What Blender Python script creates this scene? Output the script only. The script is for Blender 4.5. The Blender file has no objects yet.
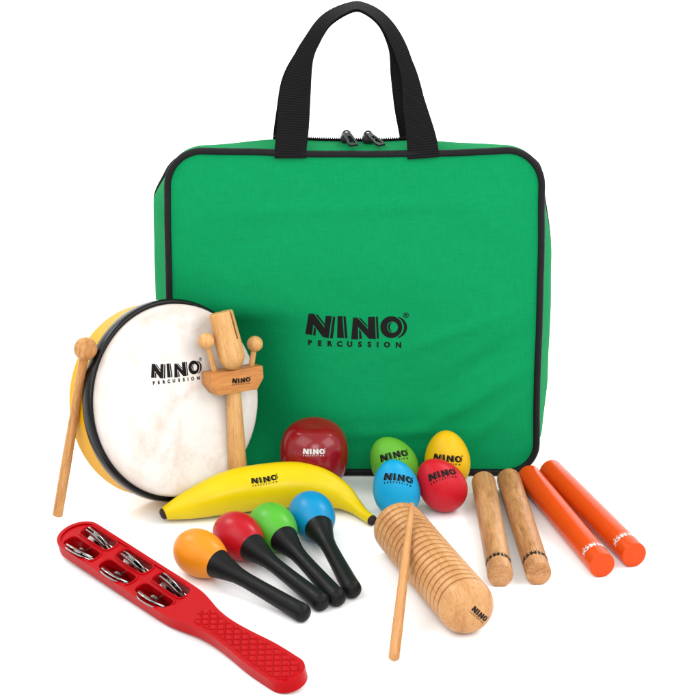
import bpy, bmesh, math, random
from mathutils import Vector, Matrix, noise
from mathutils.bvhtree import BVHTree
random.seed(4)
PI = math.pi
V = Vector
C = bpy.context.scene.collection
scene = bpy.context.scene

# ------------------------------------------------------------------ colour / materials
def lin(c):
    c /= 255.0
    return c / 12.92 if c <= 0.04045 else ((c + 0.055) / 1.055) ** 2.4
def rgb(r, g, b, k=0.64):
    return (lin(r) * k, lin(g) * k, lin(b) * k, 1.0)

def base_mat(name, col, rough=0.45, spec=0.5, metal=0.0, coat=0.0):
    m = bpy.data.materials.new(name); m.use_nodes = True
    p = m.node_tree.nodes['Principled BSDF']
    p.inputs['Base Color'].default_value = col
    p.inputs['Roughness'].default_value = rough
    p.inputs['Specular IOR Level'].default_value = spec
    p.inputs['Metallic'].default_value = metal
    p.inputs['Coat Weight'].default_value = coat
    p.inputs['Coat Roughness'].default_value = 0.08
    return m, m.node_tree, p

def add_noise(nt, scale, detail=4, vec=None, rough=0.55):
    n = nt.nodes.new('ShaderNodeTexNoise')
    n.inputs['Scale'].default_value = scale
    n.inputs['Detail'].default_value = detail
    n.inputs['Roughness'].default_value = rough
    if vec is not None:
        nt.links.new(vec, n.inputs['Vector'])
    return n

def obj_coord(nt, scale=(1, 1, 1), loc=(0, 0, 0)):
    t = nt.nodes.new('ShaderNodeTexCoord')
    mp = nt.nodes.new('ShaderNodeMapping')
    mp.inputs['Scale'].default_value = scale
    mp.inputs['Location'].default_value = loc
    nt.links.new(t.outputs['Object'], mp.inputs['Vector'])
    return mp.outputs['Vector']

def bump(nt, p, height, strength=0.2, dist=0.001, normal=None):
    b = nt.nodes.new('ShaderNodeBump')
    b.inputs['Strength'].default_value = strength
    b.inputs['Distance'].default_value = dist
    nt.links.new(height, b.inputs['Height'])
    if normal is not None:
        nt.links.new(normal, b.inputs['Normal'])
    nt.links.new(b.outputs['Normal'], p.inputs['Normal'])
    return b.outputs['Normal']

def paint(name, col, rough=0.35, spec=0.5, coat=0.0, var=0.05, grain=0.03):
    """painted / moulded surface: slight colour drift, roughness drift and orange-peel"""
    m, nt, p = base_mat(name, col, rough, spec * 0.5, 0, coat)
    v = obj_coord(nt)
    n = add_noise(nt, 38, 5, v)
    hs = nt.nodes.new('ShaderNodeHueSaturation')
    hs.inputs['Color'].default_value = col
    mr = nt.nodes.new('ShaderNodeMapRange')
    mr.inputs['From Min'].default_value = 0.3; mr.inputs['From Max'].default_value = 0.7
    mr.inputs['To Min'].default_value = 1 - var; mr.inputs['To Max'].default_value = 1 + var
    nt.links.new(n.outputs['Fac'], mr.inputs['Value'])
    nt.links.new(mr.outputs['Result'], hs.inputs['Value'])
    nt.links.new(hs.outputs['Color'], p.inputs['Base Color'])
    r = nt.nodes.new('ShaderNodeMapRange')
    r.inputs['From Min'].default_value = 0.3; r.inputs['From Max'].default_value = 0.7
    r.inputs['To Min'].default_value = rough * 0.85; r.inputs['To Max'].default_value = rough * 1.15
    n2 = add_noise(nt, 160, 3, v)
    nt.links.new(n2.outputs['Fac'], r.inputs['Value'])
    nt.links.new(r.outputs['Result'], p.inputs['Roughness'])
    n3 = add_noise(nt, 240, 2, v)
    bump(nt, p, n3.outputs['Fac'], grain, 0.0006)
    return m

def wood(name, light, dark, axis='z', rough=0.42, spec=0.2, loc=(0, 0, 0), streak=1.0, pores=0.5):
    m, nt, p = base_mat(name, light, rough, spec)
    s = {'z': (1, 0.45, 0.07), 'x': (0.07, 1, 1), 'y': (1, 0.07, 1)}[axis]
    v = obj_coord(nt, s, loc)
    big = add_noise(nt, 95 * streak, 5, v, 0.6)
    fine = add_noise(nt, 620, 4, v, 0.65)
    pore = add_noise(nt, 2300, 2, v, 0.5)
    r1 = nt.nodes.new('ShaderNodeValToRGB')
    r1.color_ramp.elements[0].position = 0.36; r1.color_ramp.elements[0].color = dark
    r1.color_ramp.elements[1].position = 0.58; r1.color_ramp.elements[1].color = light
    mx = nt.nodes.new('ShaderNodeMix'); mx.data_type = 'FLOAT'
    mx.inputs[0].default_value = 0.42
    nt.links.new(big.outputs['Fac'], mx.inputs[2]); nt.links.new(fine.outputs['Fac'], mx.inputs[3])
    nt.links.new(mx.outputs[0], r1.inputs['Fac'])
    pr = nt.nodes.new('ShaderNodeMapRange')
    pr.inputs['From Min'].default_value = 0.30; pr.inputs['From Max'].default_value = 0.44
    pr.inputs['To Min'].default_value = 1 - pores; pr.inputs['To Max'].default_value = 1.0
    nt.links.new(pore.outputs['Fac'], pr.inputs['Value'])
    ml = nt.nodes.new('ShaderNodeMix'); ml.data_type = 'RGBA'; ml.blend_type = 'MULTIPLY'
    ml.inputs[0].default_value = 1.0
    nt.links.new(r1.outputs['Color'], ml.inputs[6]); nt.links.new(pr.outputs['Result'], ml.inputs[7])
    nt.links.new(ml.outputs[2], p.inputs['Base Color'])
    bump(nt, p, mx.outputs[0], 0.12, 0.0006)
    return m

def weave_mat(name, col, rough=0.8, spec=0.08, freq=900.0, strength=0.3, sheen=0.0):
    m, nt, p = base_mat(name, col, rough, spec)
    p.inputs['Sheen Weight'].default_value = sheen
    v = obj_coord(nt)
    sep = nt.nodes.new('ShaderNodeSeparateXYZ'); nt.links.new(v, sep.inputs[0])
    def sine(axis):
        a = nt.nodes.new('ShaderNodeMath'); a.operation = 'MULTIPLY'; a.inputs[1].default_value = freq * 2 * PI / 1.0
        nt.links.new(sep.outputs[axis], a.inputs[0])
        b = nt.nodes.new('ShaderNodeMath'); b.operation = 'SINE'; nt.links.new(a.outputs[0], b.inputs[0])
        return b.outputs[0]
    mul = nt.nodes.new('ShaderNodeMath'); mul.operation = 'MULTIPLY'
    nt.links.new(sine(0), mul.inputs[0]); nt.links.new(sine(2), mul.inputs[1])
    v2 = obj_coord(nt, (1, 1, 0.12)); v3 = obj_coord(nt, (0.12, 1, 1))
    n1 = add_noise(nt, 700, 3, v2, 0.6); n2 = add_noise(nt, 700, 3, v3, 0.6)
    ad = nt.nodes.new('ShaderNodeMath'); ad.operation = 'ADD'
    nt.links.new(n1.outputs['Fac'], ad.inputs[0]); nt.links.new(n2.outputs['Fac'], ad.inputs[1])
    ma = nt.nodes.new('ShaderNodeMath'); ma.operation = 'MULTIPLY_ADD'
    nt.links.new(mul.outputs[0], ma.inputs[0]); ma.inputs[1].default_value = 0.25
    nt.links.new(ad.outputs[0], ma.inputs[2])
    big = add_noise(nt, 9, 3, v)
    hs = nt.nodes.new('ShaderNodeHueSaturation'); hs.inputs['Color'].default_value = col
    mr = nt.nodes.new('ShaderNodeMapRange')
    mr.inputs['From Min'].default_value = 0.55; mr.inputs['From Max'].default_value = 1.45
    mr.inputs['To Min'].default_value = 0.88; mr.inputs['To Max'].default_value = 1.12
    nt.links.new(ma.outputs[0], mr.inputs['Value'])
    nt.links.new(mr.outputs['Result'], hs.inputs['Value'])
    nt.links.new(hs.outputs['Color'], p.inputs['Base Color'])
    nb = bump(nt, p, ma.outputs[0], strength, 0.0006)
    b2 = nt.nodes.new('ShaderNodeBump'); b2.inputs['Strength'].default_value = 0.45; b2.inputs['Distance'].default_value = 0.012
    nt.links.new(big.outputs['Fac'], b2.inputs['Height']); nt.links.new(nb, b2.inputs['Normal'])
    nt.links.new(b2.outputs['Normal'], p.inputs['Normal'])
    return m

def webbing_mat(name, col):
    m, nt, p = base_mat(name, col, 0.75, 0.08)
    uv = nt.nodes.new('ShaderNodeUVMap')
    sep = nt.nodes.new('ShaderNodeSeparateXYZ'); nt.links.new(uv.outputs[0], sep.inputs[0])
    a = nt.nodes.new('ShaderNodeMath'); a.operation = 'MULTIPLY'; a.inputs[1].default_value = 2 * PI / 0.0024
    nt.links.new(sep.outputs[1], a.inputs[0])
    b = nt.nodes.new('ShaderNodeMath'); b.operation = 'SINE'; nt.links.new(a.outputs[0], b.inputs[0])
    mr = nt.nodes.new('ShaderNodeMapRange'); mr.inputs['From Min'].default_value = -1
    mr.inputs['To Min'].default_value = 0.55; mr.inputs['To Max'].default_value = 1.5
    nt.links.new(b.outputs[0], mr.inputs['Value'])
    hs = nt.nodes.new('ShaderNodeHueSaturation'); hs.inputs['Color'].default_value = col
    nt.links.new(mr.outputs['Result'], hs.inputs['Value'])
    nt.links.new(hs.outputs['Color'], p.inputs['Base Color'])
    bump(nt, p, b.outputs[0], 0.5, 0.0006)
    return m

M = {}
M['floor'] = base_mat('white_paper', (0.92, 0.92, 0.92, 1), 0.6, 0.3)[0]
M['green'] = weave_mat('green_nylon', rgb(6, 159, 95))
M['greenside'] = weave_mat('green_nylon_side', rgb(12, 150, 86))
M['piping'] = paint('black_piping', rgb(24, 24, 26), 0.6, 0.3)
M['web'] = webbing_mat('black_webbing', rgb(25, 25, 26))
M['zip'] = webbing_mat('black_zip_tape', rgb(20, 20, 22))
M['gunmetal'] = paint('gunmetal', rgb(60, 60, 62), 0.32, 0.5); M['gunmetal'].node_tree.nodes['Principled BSDF'].inputs['Metallic'].default_value = 0.7
M['ink'] = paint('black_ink', rgb(22, 20, 20), 0.6, 0.25)
M['inkw'] = paint('white_ink', rgb(238, 236, 232), 0.5, 0.3)
M['yellow_shell'] = paint('yellow_shell_paint', rgb(250, 184, 6), 0.45, 0.2)
M['hoop'] = paint('gloss_black_hoop', rgb(14, 14, 15), 0.22, 0.5)
M['banana'] = paint('banana_yellow', rgb(250, 220, 4), 0.33, 0.45, 0.0, 0.04)
M['tip'] = paint('dark_tip', rgb(58, 40, 42), 0.5, 0.3)
M['cherry'] = paint('cherry_gloss', rgb(150, 4, 22), 0.2, 0.8, 0.05, 0.05, 0.02)
M['egg_g'] = paint('egg_green', rgb(112, 196, 58), 0.42, 0.4)
M['egg_y'] = paint('egg_yellow', rgb(252, 202, 14), 0.42, 0.4)
M['egg_b'] = paint('egg_blue', rgb(16, 172, 224), 0.42, 0.4)
M['egg_r'] = paint('egg_red', rgb(214, 20, 40), 0.42, 0.4)
M['mar_o'] = paint('maraca_orange', rgb(250, 152, 28), 0.33, 0.45)
M['mar_r'] = paint('maraca_red', rgb(196, 14, 34), 0.3, 0.45)
M['mar_g'] = paint('maraca_green', rgb(92, 190, 56), 0.33, 0.45)
M['mar_b'] = paint('maraca_blue', rgb(6, 150, 204), 0.33, 0.45)
M['mar_h'] = paint('maraca_black', rgb(22, 22, 24), 0.42, 0.28)
M['orange'] = paint('orange_lacquer', rgb(234, 80, 14), 0.28, 0.3, 0.05, 0.03)
M['redplastic'] = paint('red_plastic', rgb(194, 0, 12), 0.34, 0.16, 0.0, 0.03)
M['jingle'] = paint('nickel', rgb(178, 176, 174), 0.12, 0.5); M['jingle'].node_tree.nodes['Principled BSDF'].inputs['Metallic'].default_value = 1.0
M['w_mallet'] = wood('mallet_wood', rgb(230, 172, 106), rgb(186, 118, 58), loc=(3, 1, 0))
M['w_block'] = wood('block_wood', rgb(246, 192, 124), rgb(212, 146, 78), loc=(1, 5, 2), pores=0.3)
M['w_bar'] = wood('bar_wood', rgb(236, 166, 96), rgb(208, 128, 62), axis='x', loc=(2, 2, 9), pores=0.3)
M['w_guiro'] = wood('guiro_wood', rgb(230, 174, 116), rgb(200, 136, 78), loc=(7, 3, 1), pores=0.3, rough=0.34)
M['w_scraper'] = wood('scraper_wood', rgb(230, 170, 108), rgb(200, 134, 74), loc=(4, 4, 4), pores=0.3)
M['w_clave1'] = wood('clave_wood_pale', rgb(228, 172, 118), rgb(180, 122, 74), loc=(6, 1, 3), pores=0.3)
M['w_clave2'] = wood('clave_wood_dark', rgb(220, 160, 106), rgb(160, 102, 58), loc=(9, 8, 2), pores=0.4, streak=0.8)

def skin_mat():
    m, nt, p = base_mat('drum_skin', rgb(248, 243, 240), 0.45, 0.35)
    v = obj_coord(nt)
    n = add_noise(nt, 26, 6, v, 0.62); n2 = add_noise(nt, 90, 5, v, 0.6)
    mx = nt.nodes.new('ShaderNodeMix'); mx.data_type = 'FLOAT'; mx.inputs[0].default_value = 0.35
    nt.links.new(n.outputs['Fac'], mx.inputs[2]); nt.links.new(n2.outputs['Fac'], mx.inputs[3])
    r = nt.nodes.new('ShaderNodeValToRGB')
    r.color_ramp.elements[0].position = 0.34; r.color_ramp.elements[0].color = rgb(234, 216, 202, 0.73)
    r.color_ramp.elements[1].position = 0.52; r.color_ramp.elements[1].color = rgb(249, 245, 241, 0.73)
    nt.links.new(mx.outputs[0], r.inputs['Fac'])
    # tanned edge where the skin is tucked round the rim
    sep = nt.nodes.new('ShaderNodeSeparateXYZ'); nt.links.new(v, sep.inputs[0])
    ln = nt.nodes.new('ShaderNodeVectorMath'); ln.operation = 'LENGTH'
    cx = nt.nodes.new('ShaderNodeCombineXYZ')
    nt.links.new(sep.outputs[0], cx.inputs[0]); nt.links.new(sep.outputs[1], cx.inputs[1])
    nt.links.new(cx.outputs[0], ln.inputs[0])
    mr = nt.nodes.new('ShaderNodeMapRange')
    mr.inputs['From Min'].default_value = 0.080; mr.inputs['From Max'].default_value = 0.0935
    mr.inputs['To Min'].default_value = 0.0; mr.inputs['To Max'].default_value = 0.75
    nt.links.new(ln.outputs['Value'], mr.inputs['Value'])
    ml = nt.nodes.new('ShaderNodeMath'); ml.operation = 'MULTIPLY'
    nt.links.new(mr.outputs['Result'], ml.inputs[0]); nt.links.new(n2.outputs['Fac'], ml.inputs[1])
    m2 = nt.nodes.new('ShaderNodeMix'); m2.data_type = 'RGBA'
    nt.links.new(ml.outputs[0], m2.inputs[0]); nt.links.new(r.outputs['Color'], m2.inputs[6])
    m2.inputs[7].default_value = rgb(214, 182, 160)
    nt.links.new(m2.outputs[2], p.inputs['Base Color'])
    bump(nt, p, mx.outputs[0], 0.1, 0.001)
    return m
M['skin'] = skin_mat()

# ------------------------------------------------------------------ object helpers
def tag(o, label, cat, group=None):
    o['label'] = label; o['category'] = cat
    if group: o['group'] = group
    return o
def thing(name, label, cat, loc=(0, 0, 0), mat=None, group=None):
    o = bpy.data.objects.new(name, None); C.objects.link(o)
    o.empty_display_size = 0.02
    o.matrix_world = mat if mat is not None else Matrix.Translation(loc)
    return tag(o, label, cat, group)
def wm(o):
    m = o.matrix_basis.copy()
    while o.parent is not None:
        o = o.parent; m = o.matrix_basis @ m
    return m
def obj(name, bm, mats, parent=None, mw=None, sharp=35):
    """link bm as ONE mesh; its vertices are given in the frame mw (world matrix)"""
    me = bpy.data.meshes.new(name)
    bmesh.ops.recalc_face_normals(bm, faces=bm.faces)
    bm.to_mesh(me); bm.free()
    for m in (mats if isinstance(mats, (list, tuple)) else [mats]): me.materials.append(m)
    me.shade_smooth()
    if sharp: me.set_sharp_from_angle(angle=math.radians(sharp))
    o = bpy.data.objects.new(name, me); C.objects.link(o)
    mw = mw if mw is not None else Matrix.Identity(4)
    if parent is not None:
        o.parent = parent
        o.matrix_basis = wm(parent).inverted() @ mw
    else:
        o.matrix_basis = mw
    return o

def frame_z(a, d, xhint=(1, 0, 0)):
    """world matrix at a whose local z runs along d"""
    z = V(d).normalized(); x = V(xhint); x = (x - z * x.dot(z)).normalized(); y = z.cross(x)
    m = Matrix.Identity(4)
    for i in range(3): m[i][0], m[i][1], m[i][2], m[i][3] = x[i], y[i], z[i], a[i]
    return m

def lathe(prof, seg=64, bm=None):
    bm = bm or bmesh.new()
    rings = []
    for r, z in prof:
        if r < 1e-6: rings.append([bm.verts.new((0, 0, z))])
        else: rings.append([bm.verts.new((r * math.cos(2 * PI * k / seg), r * math.sin(2 * PI * k / seg), z)) for k in range(seg)])
    for a, b in zip(rings, rings[1:]):
        for k in range(seg):
            k2 = (k + 1) % seg
            if len(a) == 1 and len(b) == 1: continue
            if len(a) == 1: bm.faces.new((a[0], b[k], b[k2]))
            elif len(b) == 1: bm.faces.new((a[k], a[k2], b[0]))
            else: bm.faces.new((a[k], a[k2], b[k2], b[k]))
    return bm

def arc(cr, cz, r, a0, a1, n):
    return [(cr + r * math.cos(a0 + (a1 - a0) * i / n), cz + r * math.sin(a0 + (a1 - a0) * i / n)) for i in range(n + 1)]

def spline(pts, n):
    """Catmull-Rom through tuples of any length"""
    P = [tuple(p) for p in pts]; P = [P[0]] + P + [P[-1]]
    out = []
    segs = len(P) - 3
    for i in range(n + 1):
        t = i / n * segs; k = min(int(t), segs - 1); u = t - k
        a, b, c, d = P[k:k + 4]
        out.append(tuple(0.5 * (2 * q + (r - p) * u + (2 * p - 5 * q + 4 * r - s) * u * u + (3 * q - p - 3 * r + s) * u ** 3)
                         for p, q, r, s in zip(a, b, c, d)))
    return out

def tube(pts, rad, seg=12, closed=False, bm=None, shape=None, cap=True):
    bm = bm or bmesh.new()
    pts = [V(p) for p in pts]; n = len(pts)
    rad = rad if isinstance(rad, (list, tuple)) else [rad] * n
    rings = []; nrm = None
    for i, p in enumerate(pts):
        if closed: t = (pts[(i + 1) % n] - pts[i - 1])
        else: t = pts[min(i + 1, n - 1)] - pts[max(i - 1, 0)]
        t.normalize()
        if nrm is None:
            nrm = V((0, 0, 1)) if abs(t.z) < 0.8 else V((0, 1, 0))
        nrm = (nrm - t * nrm.dot(t)).normalized(); bn = t.cross(nrm)
        ring = []
        for k in range(seg):
            a = 2 * PI * k / seg; f = shape(a, i / (n - 1)) if shape else 1
            ring.append(bm.verts.new(p + (nrm * math.cos(a) + bn * math.sin(a)) * rad[i] * f))
        rings.append(ring)
    m = n if closed else n - 1
    for i in range(m):
        a, b = rings[i], rings[(i + 1) % n]
        for k in range(seg):
            bm.faces.new((a[k], a[(k + 1) % seg], b[(k + 1) % seg], b[k]))
    if cap and not closed:
        bm.faces.new(rings[0][::-1]); bm.faces.new(rings[-1])
    return bm

def strap(path, wid, half, thick, nrm_hint=None):
    """flat webbing: path points, unit width vectors; gets a UV map (u across, v along) in metres"""
    bm = bmesh.new(); uvl = bm.loops.layers.uv.new('UVMap')
    pts = [V(p) for p in path]; n = len(pts); rows = []; L = 0; ls = []
    for i, p in enumerate(pts):
        if i: L += (p - pts[i - 1]).length
        ls.append(L)
        t = (pts[min(i + 1, n - 1)] - pts[max(i - 1, 0)]).normalized()
        w = V(wid[i]); w = (w - t * w.dot(t)).normalized(); nn = t.cross(w)
        h = half[i] if isinstance(half, list) else half
        us = (-1, -0.5, 0, 0.5, 1)
        top = [bm.verts.new(p + w * h * u + nn * thick * (0.5 if abs(u) < 1 else 0.3)) for u in us]
        bot = [bm.verts.new(p + w * h * u - nn * thick * (0.5 if abs(u) < 1 else 0.3)) for u in us[::-1]]
        rows.append(top + bot)
    for i in range(n - 1):
        a, b = rows[i], rows[i + 1]; m = len(a)
        for k in range(m):
            f = bm.faces.new((a[k], a[(k + 1) % m], b[(k + 1) % m], b[k]))
            for lo in f.loops:
                lo[uvl].uv = (0, ls[i] if lo.vert in a else ls[i + 1])
    bm.faces.new(rows[0][::-1]); bm.faces.new(rows[-1])
    return bm

def box_prism(poly, axis_len, bevel=0.0, segs=2):
    """polygon in xz, extruded along y (centred)"""
    bm = bmesh.new()
    a = [bm.verts.new((x, -axis_len / 2, z)) for x, z in poly]
    b = [bm.verts.new((x, axis_len / 2, z)) for x, z in poly]
    bm.faces.new(a); bm.faces.new(b[::-1]); n = len(poly)
    for k in range(n): bm.faces.new((a[k], b[k], b[(k + 1) % n], a[(k + 1) % n]))
    bmesh.ops.recalc_face_normals(bm, faces=bm.faces)
    if bevel: bmesh.ops.bevel(bm, geom=list(bm.edges), offset=bevel, segments=segs, affect='EDGES', profile=0.6)
    return bm

# ------------------------------------------------------------------ the printed lettering (flat template, 1 unit = 1 mm on the bag)
def lettering_template():
    A = lambda x, y: (300 + x / 11.67 - 354, 325 - (300 + y / 11.67))
    B = lambda x, y: (345 + x / 10.77 - 354, 325 - (300 + y / 10.77))
    a = lambda *q: [A(*p) for p in q]
    b = lambda *q: [B(*p) for p in q]
    cur = bpy.data.curves.new('lettering', 'CURVE'); cur.dimensions = '2D'; cur.fill_mode = 'FRONT'
    def poly(pts):
        s = cur.splines.new('POLY'); s.points.add(len(pts) - 1); s.use_cyclic_u = True
        for q, p in zip(s.points, pts): q.co = (p[0], p[1], 0, 1)
    def ell(cx, cy, rx, ry, n=40): poly([B(cx + rx * math.cos(2 * PI * k / n), cy + ry * math.sin(2 * PI * k / n)) for k in range(n)])
    # first N with its offset shadow strokes
    poly(a((105, 166), (166, 166), (285, 335), (300, 190), (370, 190), (336, 462), (268, 448), (158, 300), (146, 432), (68, 424)))
    poly(a((184, 174), (212, 180), (290, 290), (286, 312)))
    poly(a((168, 326), (190, 356), (186, 436), (156, 432)))
    poly(a((383, 198), (410, 200), (384, 462), (350, 462)))
    # I
    poly(a((436, 190), (490, 190), (511, 456), (432, 452)))
    poly(a((502, 192), (528, 194), (552, 456), (522, 456)))
    # second N
    poly(b((80, 192), (122, 190), (238, 318), (238, 183), (310, 180), (322, 428), (250, 424), (132, 292), (136, 433), (62, 432)))
    poly(b((136, 192), (160, 196), (230, 272), (230, 294)))
    poly(b((144, 322), (164, 342), (178, 424), (148, 428)))
    poly(b((320, 180), (341, 179), (355, 420), (333, 424)))
    # O : ring, right-hand shadow crescent, crescent inside the hole
    ell(484, 292, 116, 120); ell(496, 293, 58, 62)
    n = 22
    out = [(528 + 122 * math.cos(t), 294 + 120 * math.sin(t)) for t in [-1.25 + 2.55 * k / n for k in range(n + 1)]]
    inn = [(498 + 119 * math.cos(t), 294 + 122 * math.sin(t)) for t in [1.15 - 2.25 * k / n for k in range(n + 1)]]
    poly([B(*p) for p in out + inn])
    out = [(498 + 50 * math.cos(t), 293 + 54 * math.sin(t)) for t in [PI / 2 + 0.25 + (PI - 0.5) * k / n for k in range(n + 1)]]
    inn = [(512 + 44 * math.cos(t), 293 + 54 * math.sin(t)) for t in [1.5 * PI - 0.3 - (PI - 0.6) * k / n for k in range(n + 1)]]
    poly([B(*p) for p in out + inn])
    # registered mark
    ell(636, 160, 30, 30, 24); ell(636, 160, 23, 23, 24)
    poly(b((625, 144), (641, 144), (647, 149), (647, 157), (642, 162), (648, 176), (641, 176), (636, 164), (632, 164), (632, 176), (625, 176)))
    oc = bpy.data.objects.new('lettering', cur); C.objects.link(oc)
    objs = [oc]
    for ch, x in zip('PERCUSSION', (310.3, 319.9, 329.7, 339.5, 349.4, 359.4, 368.7, 376.8, 385.9, 397.2)):
        t = bpy.data.curves.new('letter', 'FONT'); t.body = ch; t.size = 7.3; t.align_x = 'CENTER'; t.offset = 0.42; t.resolution_u = 3
        o = bpy.data.objects.new('letter', t); C.objects.link(o)
        o.location = (x - 354, 325 - 347.6, 0); objs.append(o)
    bpy.context.view_layer.update()
    dg = bpy.context.evaluated_depsgraph_get()
    bm = bmesh.new()
    for o in objs:
        me = bpy.data.meshes.new_from_object(o.evaluated_get(dg))
        me.transform(o.matrix_world); bm.from_mesh(me); bpy.data.meshes.remove(me)
    for o in objs:
        d = o.data; bpy.data.objects.remove(o); bpy.data.curves.remove(d)
    bmesh.ops.remove_doubles(bm, verts=bm.verts, dist=1e-4)
    for k in range(-12, 13):
        for co, no in (((k * 4.1, 0, 0), (1, 0, 0)), ((0, k * 4.1, 0), (0, 1, 0))):
            bmesh.ops.bisect_plane(bm, geom=bm.verts[:] + bm.edges[:] + bm.faces[:], plane_co=co, plane_no=no, dist=1e-5)
    bmesh.ops.triangulate(bm, faces=bm.faces)
    me = bpy.data.meshes.new('lettering_template'); bm.to_mesh(me); bm.free()
    return me
LETTERS = lettering_template()

def print_on(target, center, nrm, right, size, mat, parent, name='printed_lettering', twist=0.0, lift=0.00025):
    """wrap the lettering on target: it is dropped along -nrm on the real surface. size: width in metres"""
    mw = wm(target)
    bmt = bmesh.new(); bmt.from_mesh(target.data); bmt.transform(mw); bmt.normal_update(); bvh = BVHTree.FromBMesh(bmt); bmt.free()
    N = V(nrm).normalized(); R = V(right); R = (R - N * R.dot(N)).normalized(); U = N.cross(R)
    R2 = R * math.cos(twist) + U * math.sin(twist); U2 = N.cross(R2)
    s = size / 99.0
    bm = bmesh.new(); bm.from_mesh(LETTERS); dead = []
    for v in bm.verts:
        p = V(center) + R2 * (v.co.x * s) + U2 * (v.co.y * s)
        h, hn, _, _ = bvh.ray_cast(p + N * 0.05, -N, 0.2)
        if h is None: dead.append(v); continue
        if hn.dot(N) < 0: hn = -hn
        v.co = h + hn * lift
    if dead: bmesh.ops.delete(bm, geom=dead, context='VERTS')
    inv = wm(parent).inverted()
    bm.transform(inv)
    me = bpy.data.meshes.new(name); bm.to_mesh(me); bm.free(); me.materials.append(mat)
    o = bpy.data.objects.new(name, me); C.objects.link(o); o.parent = parent
    return o

# ================================================================== SETTING: a white paper sweep
bm = bmesh.new()
prof = [(-4.0, 0.0), (1.6, 0.0)] + [(1.6 + 0.9 * math.sin(t), 0.9 - 0.9 * math.cos(t)) for t in [PI / 2 * k / 16 for k in range(1, 17)]] + [(2.5, 3.2)]
rows = [[bm.verts.new((x, y, z)) for x in (-4, 4)] for y, z in prof]
for a, b in zip(rows, rows[1:]): bm.faces.new((a[0], a[1], b[1], b[0]))
fl = obj('floor', bm, M['floor']); fl['kind'] = 'structure'

# ================================================================== GREEN CARRY BAG
BM = Matrix.Translation((0.0045, 0.0015, 0)) @ Matrix.Rotation(math.radians(-6), 4, 'X')
bag = thing('carry_bag', 'upright green nylon carry bag with black piping and black webbing handles, behind all the instruments', 'bag', mat=BM)
HW, ZT, ZB, RT, RB = 0.1820, 0.3310, 0.0036, 0.035, 0.030
def sm(a, b, x):
    t = max(0, min(1, (x - a) / (b - a))); return t * t * (3 - 2 * t)
def outline():
    pts = []
    def seg(p, q, n):
        for i in range(n): pts.append((p[0] + (q[0] - p[0]) * i / n, p[1] + (q[1] - p[1]) * i / n))
    def corner(cx, cz, r, a0, n):
        for i in range(n):
            a = a0 - PI / 2 * i / n; pts.append((cx + r * math.cos(a), cz + r * math.sin(a)))
    seg((-HW + RT, ZT), (HW - RT, ZT), 70); corner(HW - RT, ZT - RT, RT, PI / 2, 14)
    seg((HW, ZT - RT), (HW, ZB + RB), 60); corner(HW - RB, ZB + RB, RB, 0, 14)
    seg((HW - RB, ZB), (-HW + RB, ZB), 70); corner(-HW + RB, ZB + RB, RB, -PI / 2, 14)
    seg((-HW, ZB + RB), (-HW, ZT - RT), 60); corner(-HW + RT, ZT - RT, RT, PI, 14)
    return pts
OUT = outline(); NO = len(OUT)
def onorm(i):
    a, b = OUT[i - 1], OUT[(i + 1) % NO]; t = V((b[0] - a[0], 0, b[1] - a[1])).normalized()
    return V((-t.z, 0, t.x))          # outward for this winding (clockwise)
def dent(x, z):                        # the soft left side gives way where the drum leans on it
    return 0.036 * math.exp(-((x + 0.115) / 0.055) ** 2 - ((z - 0.085) / 0.075) ** 4) * sm(0.19, 0.15, z)
def warp(p):
    x, y, z = p
    top = sm(0.26, ZT, z)
    z2 = z - top * 0.0035 * (1 - min(1, (x / 0.15) ** 2)) + top * 0.0012 * noise.noise(V((x * 16, 3, 1)))
    x2 = x + 0.0012 * noise.noise(V((z * 14, 7, x * 3))) - 0.0012 * sm(0.2, 0.0, z) * (1 if x > 0 else -1) * min(1, abs(x) / 0.18)
    return V((x2, y + dent(x, z), z2))
# front panel: pillow with soft folds
def fold(x, z):
    h = 0
    for cx, cz, ang, ln, wd, amp in ((0.125, 0.085, 0.55, 0.07, 0.008, 0.0022), (0.135, 0.125, 0.6, 0.06, 0.009, -0.0018), (0.14, 0.06, 0.75, 0.05, 0.007, 0.0018), (0.10, 0.15, 0.35, 0.08, 0.006, 0.0010), (0.03, 0.045, 0.05, 0.09, 0.006, 0.0011), (0.0, 0.275, 0.04, 0.14, 0.008, 0.0009),
                                      (-0.02, 0.06, 0.1, 0.12, 0.02, 0.001), (0.06, 0.20, -0.3, 0.1, 0.03, 0.0012), (-0.1, 0.24, 0.5, 0.08, 0.025, -0.0012),
                                      (0.12, 0.27, -0.7, 0.05, 0.014, 0.001), (-0.13, 0.29, 0.8, 0.04, 0.012, 0.0009)):
        dx, dz = x - cx, z - cz; a = dx * math.cos(ang) + dz * math.sin(ang); b = -dx * math.sin(ang) + dz * math.cos(ang)
        h += 2.0 * amp * math.exp(-(a / ln) ** 2 - (b / wd) ** 2)
    return h
def panel(ysign, y0, outl, name, amp, mat):
    bm = bmesh.new(); cx, cz = 0.0, (ZT + ZB) / 2; K = 44; rings = []
    for k in range(K, 0, -1):
        f = k / K; ring = []
        for (ox, oy, oz) in outl:
            x = cx + (ox - cx) * f; z = cz + (oz - cz) * f
            y = y0(ox, oz, f) + ysign * (amp * (1 - f ** 5) + (fold(x, z) + 0.0012 * noise.noise(V((x * 12, 5, z * 12)))) * (1 - f ** 8))
            ring.append(bm.verts.new((x, y, z)))
        rings.append(ring)
    c = bm.verts.new((cx, y0(cx, cz, 0) + ysign * amp, cz))
    for a, b in zip(rings, rings[1:]):
        for i in range(NO): bm.faces.new((a[i], a[(i + 1) % NO], b[(i + 1) % NO], b[i]))
    for i in range(NO): bm.faces.new((rings[-1][i], rings[-1][(i + 1) % NO], c))
    return bm
front_out = []
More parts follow.
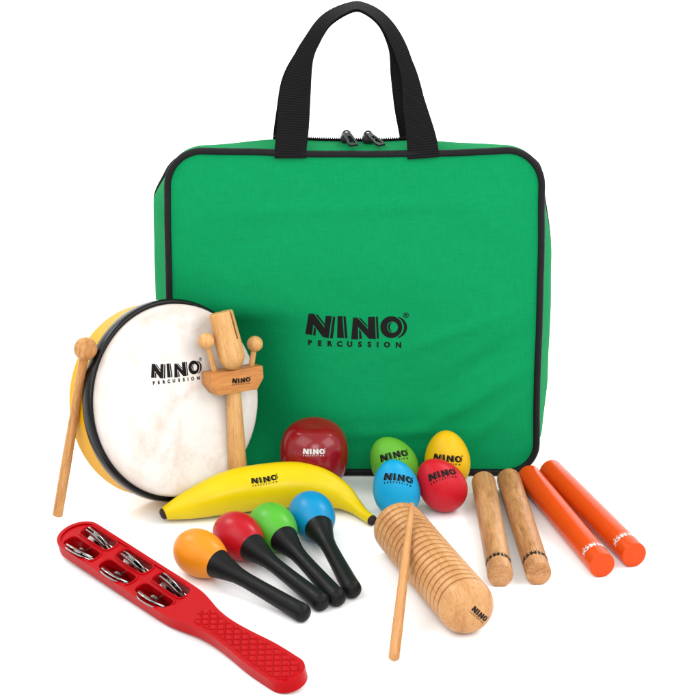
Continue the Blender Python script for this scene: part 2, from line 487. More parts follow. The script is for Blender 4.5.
for i, (x, z) in enumerate(OUT):
    w = warp((x, 0, z)); front_out.append((w.x, 0, w.z))
bmf = panel(-1, lambda x, z, f: 0.0, front_out, 'front_panel', 0.004, M['green'])
for v in bmf.verts: v.co.y += dent(v.co.x, v.co.z)
front_panel = obj('front_panel', bmf, M['green'], bag, BM, 0)
# gusset
TD = 0.062; NT = 18
def gus(i, t):
    x, z = OUT[i]; n = onorm(i); w = warp((x, 0, z))
    side = abs(n.x); up = max(0, n.z); dn = max(0, -n.z)
    sidebul = (0.0155 if n.x < 0 else 0.0125) * sm(0, 1, min(1, t * 1.2)) + 0.003 * math.sin(PI * t)
    if n.x < 0: sidebul *= 1.0
    sidebul *= 0.10 + 0.90 * (sm(ZT - 0.024, ZT - 0.062, z) if n.x < 0 else sm(ZT - 0.012, ZT - 0.125, z))
    sidebul *= 0.45 + 0.55 * sm(0.0, 0.10, z)
    wide = 1 - sm(0.06, 0.165, abs(x))
    o = side * sidebul
    o += up * up * ((0.0005 + 0.0065 * wide) * math.sin(PI * min(1, t * 0.85)) - 0.026 * sm(0.5, 1, t) - 0.004 * (1 - wide) * t)
    o -= dn * 0.0066 * t
    o += 0.0012 * noise.noise(V((x * 22, t * 3, z * 22))) * math.sin(PI * t)
    return V((w.x + n.x * o, w.y + TD * t, w.z + n.z * o))
bm = bmesh.new()
rows = [[bm.verts.new(gus(i, t / NT)) for i in range(NO)] for t in range(NT + 1)]
for a, b in zip(rows, rows[1:]):
    for i in range(NO): bm.faces.new((a[i], a[(i + 1) % NO], b[(i + 1) % NO], b[i]))
obj('side_gusset', bm, M['greenside'], bag, BM, 0)
back_out = [tuple(gus(i, 1)) for i in range(NO)]
obj('back_panel', panel(1, lambda x, z, f: TD + dent(x, z), [(p[0], 0, p[2]) for p in back_out], 'back_panel', 0.005, M['green']), M['green'], bag, BM, 0)
obj('piping', tube([gus(i, 0) + V((0, -0.0006, 0)) for i in range(NO)], 0.0034, 10, True), M['piping'], bag, BM)
obj('piping', tube([gus(i, 1) for i in range(NO)], 0.0028, 10, True), M['piping'], bag, BM)
# zip along the crown of the gusset
def topi(x): return min(range(0, 70), key=lambda i: abs(OUT[i][0] - x))
zp, zw = [], []
for i in range(topi(-0.078), topi(0.062)):
    p = gus(i, 0.56) + V((0, 0, 0.0011)); zp.append(p); zw.append(gus(i, 0.60) - gus(i, 0.52))
zipper = obj('zipper', strap(zp, zw, 0.0045, 0.0014), M['zip'], bag, BM)
bm = bmesh.new()
for i in range(topi(-0.078), topi(0.062) - 1):
    for s in (0.25, 0.75):
        p = gus(i, 0.56).lerp(gus(i + 1, 0.56), s) + V((0, 0, 0.0026))
        bmesh.ops.create_cube(bm, size=1, matrix=Matrix.Translation(p) @ Matrix.Diagonal((0.0013, 0.0042, 0.0016, 1)))
obj('zip_teeth', bm, M['piping'], zipper, BM)
for x0, ang in ((-0.0085, 0.35), (0.0125, 0.7)):
    i = topi(x0); P = gus(i, 0.47) + V((0, 0, 0.0040))
    ms = BM @ Matrix.Translation(P) @ Matrix.Scale(1.4, 4)
    poly = [(-0.0035, -0.0025), (0.0035, -0.0025), (0.0045, 0.0005), (0.003, 0.003), (-0.003, 0.003), (-0.0045, 0.0005)]
    sl = obj('zip_slider', box_prism(poly, 0.011, 0.0006), M['gunmetal'], zipper, ms)
    # pull tab: a flat plate with an eye, flopped forward over the gusset
    bm = bmesh.new()
    outer = [(-0.0022, 0), (0.0022, 0), (0.0030, -0.004), (0.0038, -0.013), (0.0030, -0.0158), (-0.0030, -0.0158), (-0.0038, -0.013), (-0.0030, -0.004)]
    inner = [(x * 0.5, -0.0100 + (y + 0.0100) * 0.55 if y > -0.008 else -0.0118 + (y + 0.0118) * 0.5) for x, y in outer]
    for zz in (0, 1):
        pass
    lv = [[bm.verts.new((x, y, z)) for x, y in pl] for z in (0.0007, -0.0007) for pl in (outer, inner)]
    n8 = 8
    for k in range(n8):
        k2 = (k + 1) % n8
        bm.faces.new((lv[0][k], lv[0][k2], lv[1][k2], lv[1][k])); bm.faces.new((lv[2][k], lv[3][k], lv[3][k2], lv[2][k2]))
        bm.faces.new((lv[0][k], lv[2][k], lv[2][k2], lv[0][k2])); bm.faces.new((lv[1][k], lv[1][k2], lv[3][k2], lv[3][k]))
    mp = ms @ Matrix.Translation((0, -0.004, 0.004)) @ Matrix.Rotation(ang, 4, 'Z') @ Matrix.Rotation(math.radians(22), 4, 'X')
    obj('pull_tab', bm, M['gunmetal'], sl, mp)
    loop = [(0.0024 * math.cos(a), -0.001, 0.003 + 0.0022 * math.sin(a)) for a in [2 * PI * k / 14 for k in range(14)]]
    obj('pull_ring', tube(loop, 0.0007, 6, True), M['gunmetal'], sl, ms)
# handles (world coordinates), widths turn from across to front-to-back
def handle(pts, name='handle'):
    # pts: x, y, z, twist (0 = flat to the camera, 1 = lying flat on top), half width where the strap is folded
    P = spline(pts, 90); path, wid, half = [], [], []
    for k, q in enumerate(P):
        f = k / (len(P) - 1); tw = q[3]
        a = V(P[min(k + 1, 90)][:3]) - V(P[max(k - 1, 0)][:3]); a.normalize()
        side = V((-a.z, 0, a.x)); side.normalize()
        path.append(q[:3]); half.append(q[4])
        wid.append(side * math.cos(tw * PI / 2) + V((0, 1, 0)) * math.sin(tw * PI / 2))
    return obj(name, strap(path, wid, half, 0.0017), M['web'], bag)
W = 0.0154
handle([(-0.0575, 0.0315, 0.3225, 0, W), (-0.0573, 0.0340, 0.3310, 0, W), (-0.0548, 0.043, 0.352, 0.0, W), (-0.0527, 0.053, 0.381, 0.05, 0.0150), (-0.0452, 0.063, 0.412, 0.30, 0.0105), (-0.0362, 0.068, 0.430, 0.42, 0.0088), (-0.0222, 0.071, 0.450, 0.78, 0.0112),
        (-0.0005, 0.072, 0.4618, 0.98, 0.0150), (0.0130, 0.072, 0.4618, 0.98, 0.0150), (0.0312, 0.070, 0.4500, 0.80, 0.0110), (0.0462, 0.067, 0.427, 0.50, 0.0085), (0.0568, 0.060, 0.398, 0.28, 0.0078), (0.0630, 0.050, 0.368, 0.12, 0.0112), (0.0690, 0.0370, 0.3400, 0, 0.0145), (0.0708, 0.0315, 0.3225, 0, W)])
handle([(-0.0610, 0.088, 0.3000, 0, W), (-0.0605, 0.088, 0.3250, 0, W), (-0.0570, 0.085, 0.352, 0, W), (-0.0535, 0.081, 0.384, 0.1, 0.0135), (-0.0455, 0.076, 0.411, 0.35, 0.0092), (-0.0355, 0.074, 0.428, 0.5, 0.0080), (-0.0210, 0.073, 0.4475, 0.8, 0.0100),
        (-0.0005, 0.072, 0.4595, 0.98, 0.0145), (0.0130, 0.072, 0.4595, 0.98, 0.0145), (0.0305, 0.072, 0.4465, 0.82, 0.0105), (0.0435, 0.073, 0.424, 0.45, 0.0090), (0.0520, 0.076, 0.394, 0.10, 0.0130), (0.0585, 0.081, 0.360, 0, W), (0.0645, 0.086, 0.325, 0, W), (0.0655, 0.088, 0.3000, 0, W)])
print_on(front_panel, (0.0045, 0.0, 0.1585), (0, -1, 0.1), (1, 0, 0), 0.0995, M['ink'], bag, twist=math.radians(-0.5))

# ================================================================== FRAME DRUM
phi, el = math.radians(40), math.radians(17)
dn = V((math.sin(phi) * math.cos(el), -math.cos(phi) * math.cos(el), math.sin(el)))
DM = frame_z((-0.1655, -0.0560, 0.1060), dn, (math.cos(phi), math.sin(phi), 0))
drum = thing('frame_drum', 'round hand drum with white skin, black hoop and yellow shell, leaning on the bag', 'drum', mat=DM)
head = obj('drum_head', lathe([(0, 0.0045), (0.05, 0.0045), (0.086, 0.0043)] + arc(0.0895, 0.0008, 0.0034, PI / 2, 0, 6) + [(0.0932, -0.005), (0.0936, -0.0085)], 160), M['skin'], drum, DM, 0)
obj('hoop', lathe([(0.0925, -0.008)] + [(0.0930, -0.0062), (0.0942, -0.0052)] + [(0.0962, -0.0050), (0.0976, -0.0062), (0.0983, -0.0085), (0.0983, -0.0160), (0.0975, -0.0182), (0.0958, -0.0190), (0.0925, -0.0190)] + [(0.0925, -0.008)], 160), M['hoop'], drum, DM, 50)
obj('shell', lathe([(0.0868, -0.008), (0.0938, -0.008), (0.0938, -0.0475), (0.0932, -0.0485), (0.0875, -0.0485), (0.0868, -0.0478), (0.0868, -0.008)], 160), M['yellow_shell'], drum, DM, 50)
tdir = V((math.cos(phi), math.sin(phi), 0))
print_on(head, DM @ V((0.001, 0.032, 0.005)), dn, tdir, 0.0590, M['ink'], drum, twist=math.radians(-9))

# ================================================================== LONG MALLET
a, b = V((-0.2815, -0.1030, 0.0056)), V((-0.2500, -0.0850, 0.1715))
MM = frame_z(a, b - a); L = (b - a).length
mal = thing('mallet', 'long wooden mallet with a round ball head, leaning on the yellow drum shell', 'mallet', mat=MM)
obj('stick', lathe([(0, 0), (0.0044, 0), (0.0049, 0.0006), (0.0050, 0.05), (0.0046, L * 0.6), (0.0043, L - 0.009), (0, L - 0.008)], 32), M['w_mallet'], mal, MM)
obj('ball_head', lathe([(0.0112 * math.sin(PI * k / 24), L - 0.0112 * math.cos(PI * k / 24)) for k in range(25)], 48), M['w_mallet'], mal, MM)

# ================================================================== TWO-BALL WOOD BLOCK ON A HANDLE
foot = V((-0.1085, -0.0560, 0.0010)); barc = V((-0.1138, -0.0330, 0.1180))
hz = (barc - foot); HL = hz.length
WM = frame_z(foot, hz, (1, 0, 0))
wb = thing('wood_block', 'slotted wooden block on a long handle with two small balls, leaning on the drum skin', 'wood block', mat=WM)
obj('handle', lathe([(0, 0), (0.0082, 0), (0.0093, 0.0012), (0.0094, 0.02), (0.0086, 0.06), (0.0072, HL - 0.014), (0.0072, HL + 0.014), (0.0085, HL + 0.020), (0, HL + 0.020)], 40), M['w_block'], wb, WM)
yaw = math.radians(33)
bx = V((math.cos(yaw), math.sin(yaw), 0)); bz = hz.normalized(); bx = (bx - bz * bx.dot(bz)).normalized(); by = bz.cross(bx)
BB = Matrix.Identity(4)
for i in range(3): BB[i][0], BB[i][1], BB[i][2], BB[i][3] = bx[i], by[i], bz[i], barc[i]
h = 0.0112
crossbar = obj('crossbar', box_prism([(-0.029, h), (0.029, h), (0.029, -0.001), (0.0215, -h), (-0.0215, -h), (-0.029, -0.001)], 0.0195, 0.0008), M['w_bar'], wb, BB, 30)
print_on(crossbar, barc + bx * 0.0035 + bz * 0.001 - by * 0.01, -by, bx, 0.0205, M['ink'], wb, twist=math.radians(-3))
# the slotted block
b0, b1 = V((-0.1115, -0.0415, 0.1325)), V((-0.1245, -0.0270, 0.1860))
KM = frame_z(b0, b1 - b0, bx); KL = (b1 - b0).length
prof = [(0, 0.0)] + [(0.0130 * math.sin(t), 0.0145 - 0.0145 * math.cos(t)) for t in [PI / 2 * k / 9 for k in range(1, 10)]] + [(0.0130, 0.026), (0.0118, KL - 0.001), (0.0110, KL), (0, KL)]
bmk = lathe(prof, 56)
blk = obj('slotted_block', bmk, [M['w_block']], wb, KM)
def cut(o, cutters):
    """boolean-subtract the cutter bmeshes (given in o's local frame) and bake the result"""
    tmp = []
    for c in cutters:
        bmesh.ops.recalc_face_normals(c, faces=c.faces)
        me = bpy.data.meshes.new('cut'); c.to_mesh(me); c.free()
        for m_ in o.data.materials: me.materials.append(m_)
        k = bpy.data.objects.new('cut', me); C.objects.link(k); k.matrix_basis = wm(o)
        md = o.modifiers.new('cut', 'BOOLEAN'); md.operation = 'DIFFERENCE'; md.object = k; md.solver = 'EXACT'
        tmp.append(k)
    bpy.context.view_layer.update()
    dg = bpy.context.evaluated_depsgraph_get()
    me = bpy.data.meshes.new_from_object(o.evaluated_get(dg))
    o.modifiers.clear(); old = o.data; nm = old.name; o.data = me; bpy.data.meshes.remove(old); me.name = nm
    for k in tmp:
        d = k.data; bpy.data.objects.remove(k); bpy.data.meshes.remove(d)
    me.shade_smooth(); me.set_sharp_from_angle(angle=math.radians(35))
c = bmesh.new()
bmesh.ops.create_cube(c, size=1, matrix=Matrix.Translation((0.0045, 0, KL - 0.008)) @ Matrix.Diagonal((0.0022, 0.05, 0.040, 1)))
cut(blk, [c])
for base, ball in ((barc - bx * 0.0195 + bz * 0.0105, V((-0.1382, -0.0440, 0.1630))), (barc + bx * 0.0215 + bz * 0.0105, V((-0.0926, -0.0140, 0.1480)))):
    BMx = frame_z(base, ball - base); bl = (ball - base).length
    arm = obj('beater_stick', lathe([(0, 0), (0.0029, 0), (0.0026, bl - 0.004), (0, bl - 0.003)], 24), M['w_block'], wb, BMx)
    obj('beater_ball', lathe([(0.0079 * math.sin(PI * k / 20), bl - 0.0079 * math.cos(PI * k / 20)) for k in range(21)], 40), M['w_block'], arm, BMx)

# ================================================================== BANANA SHAKER
bp = [(-0.1786, -0.1076, 0.0100, 0.0052), (-0.1745, -0.1062, 0.0110, 0.0078), (-0.1503, -0.0985, 0.0165, 0.0150), (-0.118, -0.0880, 0.0230, 0.0208), (-0.0846, -0.0790, 0.0250, 0.0222), (-0.0516, -0.0760, 0.0260, 0.0220),
      (-0.0285, -0.0770, 0.0225, 0.0192), (-0.0095, -0.0810, 0.0165, 0.0137), (0.0035, -0.0900, 0.0105, 0.0082), (0.0130, -0.1025, 0.0070, 0.0054), (0.0208, -0.1140, 0.0062, 0.0050)]
bpts = spline(bp, 110)
ban = thing('banana_shaker', 'yellow banana shaped shaker with dark tips, lying before the drum and the bag', 'shaker', (-0.06, -0.08, 0))
fac = lambda a, t: 1 + 0.018 * math.cos(5 * a + 0.6) * min(1, 4 * t, 4 * (1 - t) + 0.6)
bbody = obj('body', tube([p[:3] for p in bpts], [p[3] for p in bpts], 48, shape=fac), M['banana'], ban, None, 50)
d0 = (V(bpts[0][:3]) - V(bpts[3][:3])).normalized(); e0 = V(bpts[0][:3])
obj('end_tip', lathe([(0, -0.004), (0.0050, -0.002), (0.0057, 0.0002), (0.0052, 0.0022), (0.0032, 0.0036), (0, 0.0040)], 28), M['tip'], ban, frame_z(e0, d0))
d1 = (V(bpts[-1][:3]) - V(bpts[-4][:3])).normalized(); e1 = V(bpts[-1][:3])
obj('stem_tip', lathe([(0, -0.003), (0.0046, -0.001), (0.0052, 0.0004), (0.0049, 0.0018), (0.0036, 0.0022), (0.0030, 0.0012), (0, 0.0010)], 28), M['tip'], ban, frame_z(e1, d1))
print_on(bbody, (-0.0830, -0.092, 0.0375), (0.05, -0.62, 0.78), (1, 0.12, 0), 0.0260, M['ink'], ban, twist=math.radians(7))

# ================================================================== ROUND CHERRY SHAKER
def superell(a, h, n, m=40, taper=0.0):
    pr = []
    for k in range(m + 1):
        t = -PI / 2 + PI * k / m
        c, s = max(0.0, math.cos(t)), math.sin(t)
        z = h * math.copysign(abs(s) ** (2 / n), s); r = a * c ** (2 / n)
        pr.append((r * (1 + taper * z / h), h + z))
    pr[0] = (0, 0); pr[-1] = (0, pr[-1][1]); return pr
ball = thing('round_shaker', 'glossy dark red round shaker with white lettering, behind the banana', 'shaker', (-0.0352, -0.0355, 0))
RMx = Matrix.Translation((-0.0352, -0.0360, 0)) @ Matrix.Rotation(math.radians(4), 4, 'X')
rb = obj('body', lathe([(r * (1 if z > 0.045 else 1 - 0.34 * ((0.045 - z) / 0.045) ** 2), z) for r, z in [(r, z - 0.0016 * math.exp(-(r / 0.0085) ** 2) * (1 if z > 0.05 else 0)) for r, z in superell(0.0336, 0.0380, 2.8, 60, 0.0)]], 80), M['cherry'], ball, RMx, 0)
print_on(rb, (-0.0352, -0.070, 0.0590), (0, -0.85, 0.5), (1, 0, 0), 0.0215, M['inkw'], ball)

# ================================================================== EGG SHAKERS
def egg_prof(a, h, m=44):
    pr = []
    for k in range(m + 1):
        t = -math.cos(PI * k / m)
        pr.append((a * math.sqrt(max(0, 1 - t * t)) * (1 - 0.13 * t) * 1.0, h * t))
    return pr
def egg(x, y, rx, ry, rz, mat, label, lx, lz, tw, h=0.0292, a=0.0226, lift=0.0):
    R = Matrix.Rotation(rz, 4, 'Z') @ Matrix.Rotation(ry, 4, 'Y') @ Matrix.Rotation(rx, 4, 'X')
    pr = egg_prof(a, h)
    zmin = min((R @ V((r * math.cos(q), r * math.sin(q), z))).z for r, z in pr for q in [2 * PI * k / 24 for k in range(24)])
    mt = Matrix.Translation((x, y, -zmin + lift)) @ R
    t = thing('egg_shaker', label, 'shaker', (x, y, 0), group='egg shakers')
    s = obj('body', lathe(pr, 64), mat, t, mt, 0)
    c = mt.translation
    N = V((lx, -0.75, lz)).normalized()
    print_on(s, c + N * a, N, (1, 0, 0), 0.0282, M['ink'], t, twist=tw)
R_ = math.radians
egg(0.0425, -0.0300, R_(8), R_(-28), 0, M['egg_g'], 'green egg shaker behind the blue egg', 0.0, 0.75, R_(16))
egg(0.0958, -0.0262, R_(0), R_(-5), 0, M['egg_y'], 'yellow egg shaker behind the red egg, against the bag', -0.02, 0.42, R_(-5), 0.0302)
egg(0.0443, -0.0905, R_(0), R_(-12), 0, M['egg_b'], 'blue egg shaker behind the ribbed scraper tube', 0.10, 0.98, R_(-3))
egg(0.0880, -0.0800, R_(6), R_(-34), 0, M['egg_r'], 'red egg shaker between the blue and yellow eggs', 0.0, 1.0, R_(20))

# ================================================================== MARACAS
def maraca(hx, hy, ex, ey, mat, label, twist=0):
    L = 0.146; r = 0.0217
    d = V((ex - hx, ey - hy, 0)).normalized()
    head = V((hx, hy, r + 0.0002)); drop = (r - 0.0088) / (L - 0.02)
    axis = (d + V((0, 0, -drop))).normalized()
    mt = frame_z(head, axis, (-d.y, d.x, 0))
    t = thing('maraca', label, 'maraca', (hx, hy, 0), group='maracas fanned out in a row')
    pr = []
    for k in range(41):
        q = -math.cos(PI * k / 40)
        pr.append((r * math.sqrt(max(0, 1 - q * q)) * (1 - 0.10 * q), 0.0292 * q))
    obj('head', lathe(pr, 64), mat, t, mt, 0)
    end = L - 0.012
    hp = [(0.0120, 0.0195), (0.0138, 0.0202), (0.0136, 0.0225), (0.0115, 0.0300), (0.0095, 0.0390), (0.0078, 0.0480), (0.0072, 0.060), (0.0074, 0.080), (0.0084, end - 0.012), (0.0088, end - 0.004)]
    hp += [(0.0088 * math.cos(PI / 2 * k / 8), end - 0.004 + 0.0075 * math.sin(PI / 2 * k / 8)) for k in range(1, 9)]
    hp[-1] = (0, hp[-1][1])
    obj('handle', lathe([(0, 0.0195)] + hp, 48), M['mar_h'], t, mt, 40)
maraca(-0.1365, -0.2190, -0.0450, -0.3060, M['mar_o'], 'maraca with orange head and black handle')
maraca(-0.1030, -0.1830, -0.0235, -0.2915, M['mar_r'], 'maraca with red head and black handle')
maraca(-0.0715, -0.1640, -0.0075, -0.2870, M['mar_g'], 'maraca with green head and black handle')
maraca(-0.0355, -0.1390, 0.0085, -0.2850, M['mar_b'], 'maraca with blue head and black handle')

# ================================================================== GUIRO (ribbed tube) AND SCRAPER
ga, gb = V((0.0441, -0.1650, 0.0256)), V((0.1060, -0.3390, 0.0256))
gd = (gb - ga); GL = gd.length
GM = frame_z(ga, gd, (gd.y, -gd.x, 0))
gui = thing('guiro', 'light wooden ribbed scraper tube with domed end, under the thin stick', 'guiro', mat=GM)
pr = [(0, 0.0), (0.020, 0.0), (0.0245, 0.0012), (0.0262, 0.0045), (0.0265, 0.0100)]
nr = 17; z0, z1 = 0.012, GL - 0.0185; pitch = (z1 - z0) / nr
for k in range(nr):
    zc = z0 + pitch * k
    pr += [(0.0257, zc), (0.0230, zc + 0.0003), (0.0202, zc + 0.0006), (0.0202, zc + 0.0013), (0.0230, zc + 0.0016), (0.0256, zc + 0.0021), (0.0265, zc + 0.0032), (0.0267, zc + pitch * 0.6), (0.0264, zc + pitch - 0.0011)]
pr += [(0.0257, z1), (0.0230, z1 + 0.0003), (0.0202, z1 + 0.0006), (0.0202, z1 + 0.0013), (0.0230, z1 + 0.0016), (0.0256, z1 + 0.0021), (0.0266, z1 + 0.004)]
zc = z1 + 0.0045
pr += [(0.0266, zc)] + [(0.0266 * math.cos(PI / 2 * k / 16) ** 0.66, zc + (GL + 0.006 - zc) * math.sin(PI / 2 * k / 16)) for k in range(1, 17)]
pr[-1] = (0, GL + 0.006)
gbody = obj('ribbed_tube', lathe([(r_ * 0.955, z_) for r_, z_ in pr], 96), M['w_guiro'], gui, GM, 50)
gn = (gd.normalized() * 0.93 + V((0.30, 0, 0.42))).normalized()
print_on(gbody, gb + gd.normalized() * 0.004 + V((0.0055, 0.002, -0.0005)), gn, (0.62, 0.25, -0.68), 0.0205, M['ink'], gui)
sa, sb = V((0.0379, -0.3848, 0.0055)), V((0.0571, -0.1975, 0.0635))
SM = frame_z(sa, sb - sa); SL = (sb - sa).length
scr = obj('scraper_stick', lathe([(0, 0), (0.0040, 0), (0.0048, 0.0006), (0.0049, 0.03), (0.0040, SL * 0.6), (0.0024, SL - 0.003), (0.0018, SL - 0.0006), (0, SL)], 28), M['w_scraper'], None, SM)
tag(scr, 'thin tapered wooden stick resting across the ribbed tube', 'stick')

# ================================================================== CLAVES
def clave(name, a, b, r, mat, ink, label, group):
    a = V((a[0], a[1], r)); b = V((b[0], b[1], r)); d = b - a; L = d.length
    mt = frame_z(a, d, (0, 0, 1))
    t = thing(name, label, 'clave', (a.x, a.y, 0), group=group)
    e = 0.0011
    pr = [(0, 0), (r - 0.003, 0)] + arc(r - 0.003, 0.003, 0.003, -PI / 2, 0, 4) + [(r, L * 0.25), (r, L * 0.5), (r, L * 0.75), (r, L - e)] + arc(r - e, L - e, e, 0, PI / 2, 4)[1:] + [(0, L)]
    s = obj('rod', lathe(pr, 64), mat, t, mt, 35)
    dh = d.normalized(); side = V((dh.y, -dh.x, 0))            # reads from the far end, tops of letters to the near end
    N = (V((0, -0.25, 0.97)) - dh * V((0, -0.25, 0.97)).dot(dh)).normalized()
    c = b - dh * 0.019 + V((0, 0, r))
    print_on(s, c, N, dh.cross(N), 0.0238, ink, t)
    return t
clave('clave', (0.1313, -0.0375), (0.1372, -0.2420), 0.0118, M['w_clave1'], M['ink'], 'pale wooden clave nearest the ribbed tube', 'claves lying side by side')
clave('clave', (0.1563, -0.0310), (0.1723, -0.2385), 0.0118, M['w_clave2'], M['ink'], 'darker wooden clave beside the orange claves', 'claves lying side by side')
clave('clave', (0.1762, -0.0255), (0.2320, -0.2225), 0.0122, M['orange'], M['inkw'], 'orange clave next to the wooden claves', 'claves lying side by side')
clave('clave', (0.1986, -0.0125), (0.2635, -0.2015), 0.0122, M['orange'], M['inkw'], 'orange clave at the far right of the set', 'claves lying side by side')

# ================================================================== RED JINGLE STICK
tip, end = V((-0.2650, -0.1620, 0)), V((-0.0430, -0.4380, 0))
ax = (end - tip).normalized(); JL = (end - tip).length
roll = R_(15); pit = R_(1.0)
up0 = V((0, 0, 1)); side0 = ax.cross(up0)                     # side0: near lower side (to the left of the camera)
if side0.y > 0: side0 = -side0
wy = -side0 * math.cos(roll) + up0 * math.sin(roll)          # width axis, rising away from the camera
xx = (ax + V((0, 0, -math.sin(pit)))).normalized(); wy = (wy - xx * wy.dot(xx)).normalized(); zz = xx.cross(wy)
if zz.z < 0: zz = -zz
JM = Matrix.Identity(4)
orig = tip + V((0, 0, 0.0168))
for i in range(3): JM[i][0], JM[i][1], JM[i][2], JM[i][3] = xx[i], wy[i], zz[i], orig[i]
js = thing('jingle_stick', 'red plastic jingle stick with six slots of metal discs and a crosshatched grip', 'jingle stick', mat=JM)
HWK = [(0.0, 0.0214), (0.165, 0.0214), (0.180, 0.0213), (0.192, 0.0206), (0.206, 0.0180), (0.222, 0.0145), (0.238, 0.0128), (0.255, 0.0128), (0.275, 0.0142), (0.298, 0.0165), (0.315, 0.0172), (JL, 0.0172)]
def hw(x):
    n = len(HWK); w = HWK[-1][1]
    sl = lambda i: 0.0 if i in (0, n - 1) else (HWK[i + 1][1] - HWK[i - 1][1]) / (HWK[i + 1][0] - HWK[i - 1][0])
    for i in range(n - 1):
        (x0, y0), (x1, y1) = HWK[i], HWK[i + 1]
        if x <= x1:
            h = x1 - x0; t = max(0, (x - x0) / h)
            w = y0 * (2*t**3 - 3*t*t + 1) + y1 * (3*t*t - 2*t**3) + h * (sl(i) * (t**3 - 2*t*t + t) + sl(i + 1) * (t**3 - t*t)); break
    r = 0.0214
    if x < r: w = min(w, math.sqrt(max(0, r * r - (r - x) ** 2)))
    r = 0.0172
    if x > JL - r: w = min(w, math.sqrt(max(0, r * r - (x - (JL - r)) ** 2)))
    return w
xs = [0.0214 * (1 - math.cos(PI / 2 * k / 10)) for k in range(11)] + [0.0214 + (JL - 0.0386) * k / 60 for k in range(1, 60)] + [JL - 0.0172 + 0.0172 * math.sin(PI / 2 * k / 10) for k in range(11)]
contour = [(x, hw(x)) for x in xs] + [(x, -hw(x)) for x in xs[::-1][1:-1]]
T = 0.0060
def slab(cont, zlo, zhi, bev=0.0):
    b_ = bmesh.new()
    lo = [b_.verts.new((x, y, zlo)) for x, y in cont]; hi = [b_.verts.new((x, y, zhi)) for x, y in cont]
    f1 = b_.faces.new(lo[::-1]); f2 = b_.faces.new(hi); n = len(cont)
    for k in range(n): b_.faces.new((lo[k], lo[(k + 1) % n], hi[(k + 1) % n], hi[k]))
    if bev:
        ed = [e for f in (f1, f2) for e in f.edges]
        bmesh.ops.bevel(b_, geom=list(set(ed)), offset=bev, segments=4, affect='EDGES', profile=0.5)
    return b_
frame = obj('frame', slab(contour, -T, T, 0.0036), M['redplastic'], js, JM)
def rrect(cx, cy, hx, hy, r, n=6):
    pts = []
    for qx, qy, a0 in ((1, 1, 0), (-1, 1, PI / 2), (-1, -1, PI), (1, -1, 1.5 * PI)):
        for k in range(n + 1):
            a = a0 + PI / 2 * k / n
            pts.append((cx + qx * (hx - r) + r * math.cos(a), cy + qy * (hy - r) + r * math.sin(a)))
    return pts
SX = [0.0400, 0.0985, 0.1570]; SY = [0.0097, -0.0097]; SHX, SHY = 0.0235, 0.0070
cutters = [slab(rrect(x, y, SHX, SHY, 0.0052), -0.02, 0.02) for x in SX for y in SY]
# shallow recess around the slots, as in a moulded tray
cutters += [slab([(0.0035 + 0.0179 - 0.0179 * math.cos(a), 0.0179 * math.sin(a)) for a in [-PI / 2 + PI * k / 20 - PI / 2 + PI / 2 for k in range(0)]] + rrect(0.0945, 0.0, 0.0905, 0.0180, 0.0175, 10), T - 0.0014, 0.02)]
cut(frame, cutters)
# raised lip round every slot
for x in SX:
    for y in SY:
        ring = [(px, py, T - 0.0013) for px, py in rrect(x, y, SHX + 0.0008, SHY + 0.0008, 0.0058)]
        obj('slot_rim', tube(ring, 0.0011, 8, True), M['redplastic'], frame, JM)
# raised half-moon plate at the neck
b_ = slab([(0.1840 - 0.0005, 0.0)] and [(0.183 + 0.012 * math.cos(a), 0.0150 * math.sin(a)) for a in [-PI / 2 + PI * k / 18 for k in range(19)]], T - 0.0016, T - 0.0004, 0.0004)
obj('neck_plate', b_, M['redplastic'], frame, JM)
# crosshatched grip
bm = bmesh.new(); NX, NY = 190, 56; x0, x1 = 0.2120, JL - 0.0030; g = []
for i in range(NX + 1):
    x = x0 + (x1 - x0) * i / NX; w = max(0.0003, hw(x) - 0.0030); row = []
    if x < x0 + 0.012: w *= math.sqrt(max(0.02, 1 - ((x0 + 0.012 - x) / 0.012) ** 2)) 
    for j in range(NY + 1):
        y = w * (-1 + 2 * j / NY)
        s1 = ((x * 0.82 + y) / 0.0094) % 1.0; s2 = ((x * 0.82 - y) / 0.0094) % 1.0
        gr = max(math.exp(-(min(s1, 1 - s1) / 0.11) ** 2), math.exp(-(min(s2, 1 - s2) / 0.11) ** 2))
        ed = min(1.0, (1 - abs(-1 + 2 * j / NY)) * w / 0.0016, (x1 - x) / 0.0016 + 0.01, (x - x0) / 0.0016 + 0.01)
        row.append(bm.verts.new((x, y, T - 0.0004 + 0.0022 * ed - 0.0017 * gr * ed)))
    g.append(row)
for i in range(NX):
    for j in range(NY): bm.faces.new((g[i][j], g[i + 1][j], g[i + 1][j + 1], g[i][j + 1]))
obj('grip', bm, M['redplastic'], js, JM, 0)
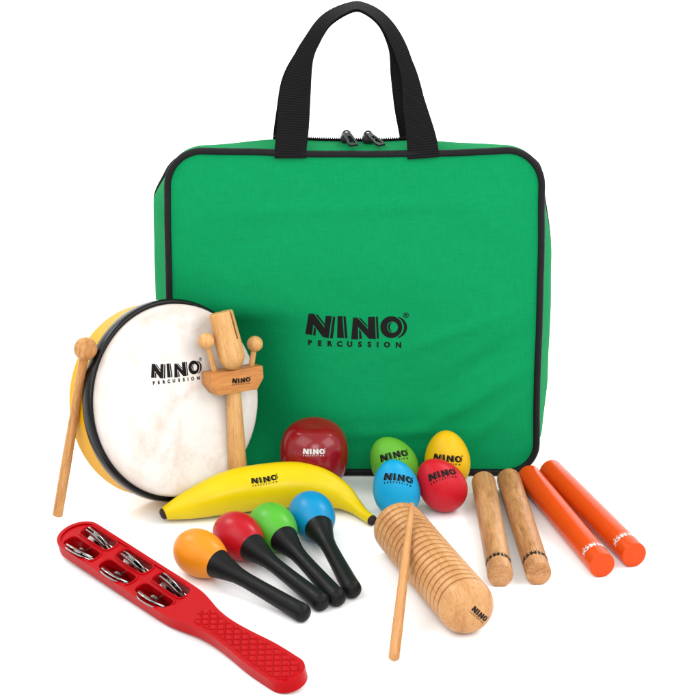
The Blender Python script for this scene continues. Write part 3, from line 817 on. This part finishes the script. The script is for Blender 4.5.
# jingles: two cupped discs and a pin in each slot
jr = 0.0186
jprof = [(0.0012, 0.0022), (0.0030, 0.0024), (0.0046, 0.0022), (0.0064, 0.0006), (0.0090, 0.0003), (0.0120, 0.0009), (0.0150, 0.0004), (jr - 0.0012, 0.0), (jr - 0.0004, -0.0006), (jr, -0.0002), (jr - 0.0003, 0.0006), (jr - 0.0014, 0.0010), (0.0150, 0.0012), (0.0120, 0.0016), (0.0090, 0.0011), (0.0064, 0.0014), (0.0046, 0.0030), (0.0012, 0.0030), (0.0012, 0.0022)]
jme = None; pme = None
for x in SX:
    for row, y in enumerate(SY):
        # disc axis: mostly across the slot; the far row tips its faces up to the camera
        tilt = R_(-15 if row == 0 else -46) + R_(random.uniform(-4, 4))
        lean = R_(random.uniform(-3, 3))
        nvec = V((math.sin(lean), -math.cos(tilt), math.sin(tilt)))
        mt0 = frame_z((x, y, -0.0008), nvec, (1, 0, 0))
        for k, off in enumerate((0.0016, -0.0016)):
            mo = JM @ mt0 @ Matrix.Translation((random.uniform(-0.0008, 0.0008), 0, off)) @ (Matrix.Rotation(PI, 4, 'X') if k else Matrix.Identity(4)) @ Matrix.Rotation(R_(random.uniform(-2.5, 2.5)), 4, 'X')
            if jme is None:
                o = obj('jingle', lathe(jprof, 64), M['jingle'], js, mo, 50); jme = o.data
            else:
                o = bpy.data.objects.new('jingle', jme); C.objects.link(o); o.parent = js; o.matrix_basis = JM.inverted() @ mo
        po = JM @ frame_z((x, y - SHY - 0.002, 0.0002), (0, 1, 0), (1, 0, 0))
        if pme is None:
            o = obj('pin', lathe([(0, 0), (0.0008, 0), (0.0008, 0.0164), (0, 0.0164)], 12), M['jingle'], js, po); pme = o.data
        else:
            o = bpy.data.objects.new('pin', pme); C.objects.link(o); o.parent = js; o.matrix_basis = JM.inverted() @ po

# ================================================================== CAMERA, LIGHT
cam = bpy.data.cameras.new('camera'); co = bpy.data.objects.new('camera', cam); C.objects.link(co)
co.location = (0, -2.36348, 1.09080); co.rotation_euler = (R_(68), 0, 0)
cam.sensor_width = 36; cam.lens = 36 * 2600 / 700; cam.clip_end = 50; cam.clip_start = 0.05
scene.camera = co

w = bpy.data.worlds.new('World'); scene.world = w; w.use_nodes = True
bg = w.node_tree.nodes['Background']; bg.inputs[0].default_value = (1, 1, 1, 1); bg.inputs[1].default_value = 1.1

def softbox(loc, target, size, power, col=(1, 1, 1), sy=None):
    l = bpy.data.lights.new('softbox', 'AREA'); l.energy = power; l.color = col; l.shape = 'RECTANGLE'; l.size = size; l.size_y = sy or size
    o = bpy.data.objects.new('softbox', l); C.objects.link(o); o.location = loc
    o.rotation_euler = (V(target) - V(loc)).to_track_quat('-Z', 'Y').to_euler()
softbox((-1.15, -0.9, 1.7), (0, -0.1, 0.1), 1.6, 17, (1, 0.99, 0.97))
softbox((1.35, -0.7, 1.25), (0, -0.1, 0.1), 1.2, 14)
softbox((0.25, -2.9, 1.9), (0, -0.1, 0.1), 1.3, 30)

softbox((-1.6, 1.0, 2.2), (-0.3, 2.3, 0.6), 1.0, 40)
softbox((1.6, 1.0, 2.2), (0.3, 2.3, 0.6), 1.0, 40)

vs = scene.view_settings
vs.view_transform = 'Standard'; vs.look = 'None'; vs.exposure = 0; vs.gamma = 1; vs.use_curve_mapping = False
scene.cycles.max_bounces = 8
scene.cycles.use_denoising = True
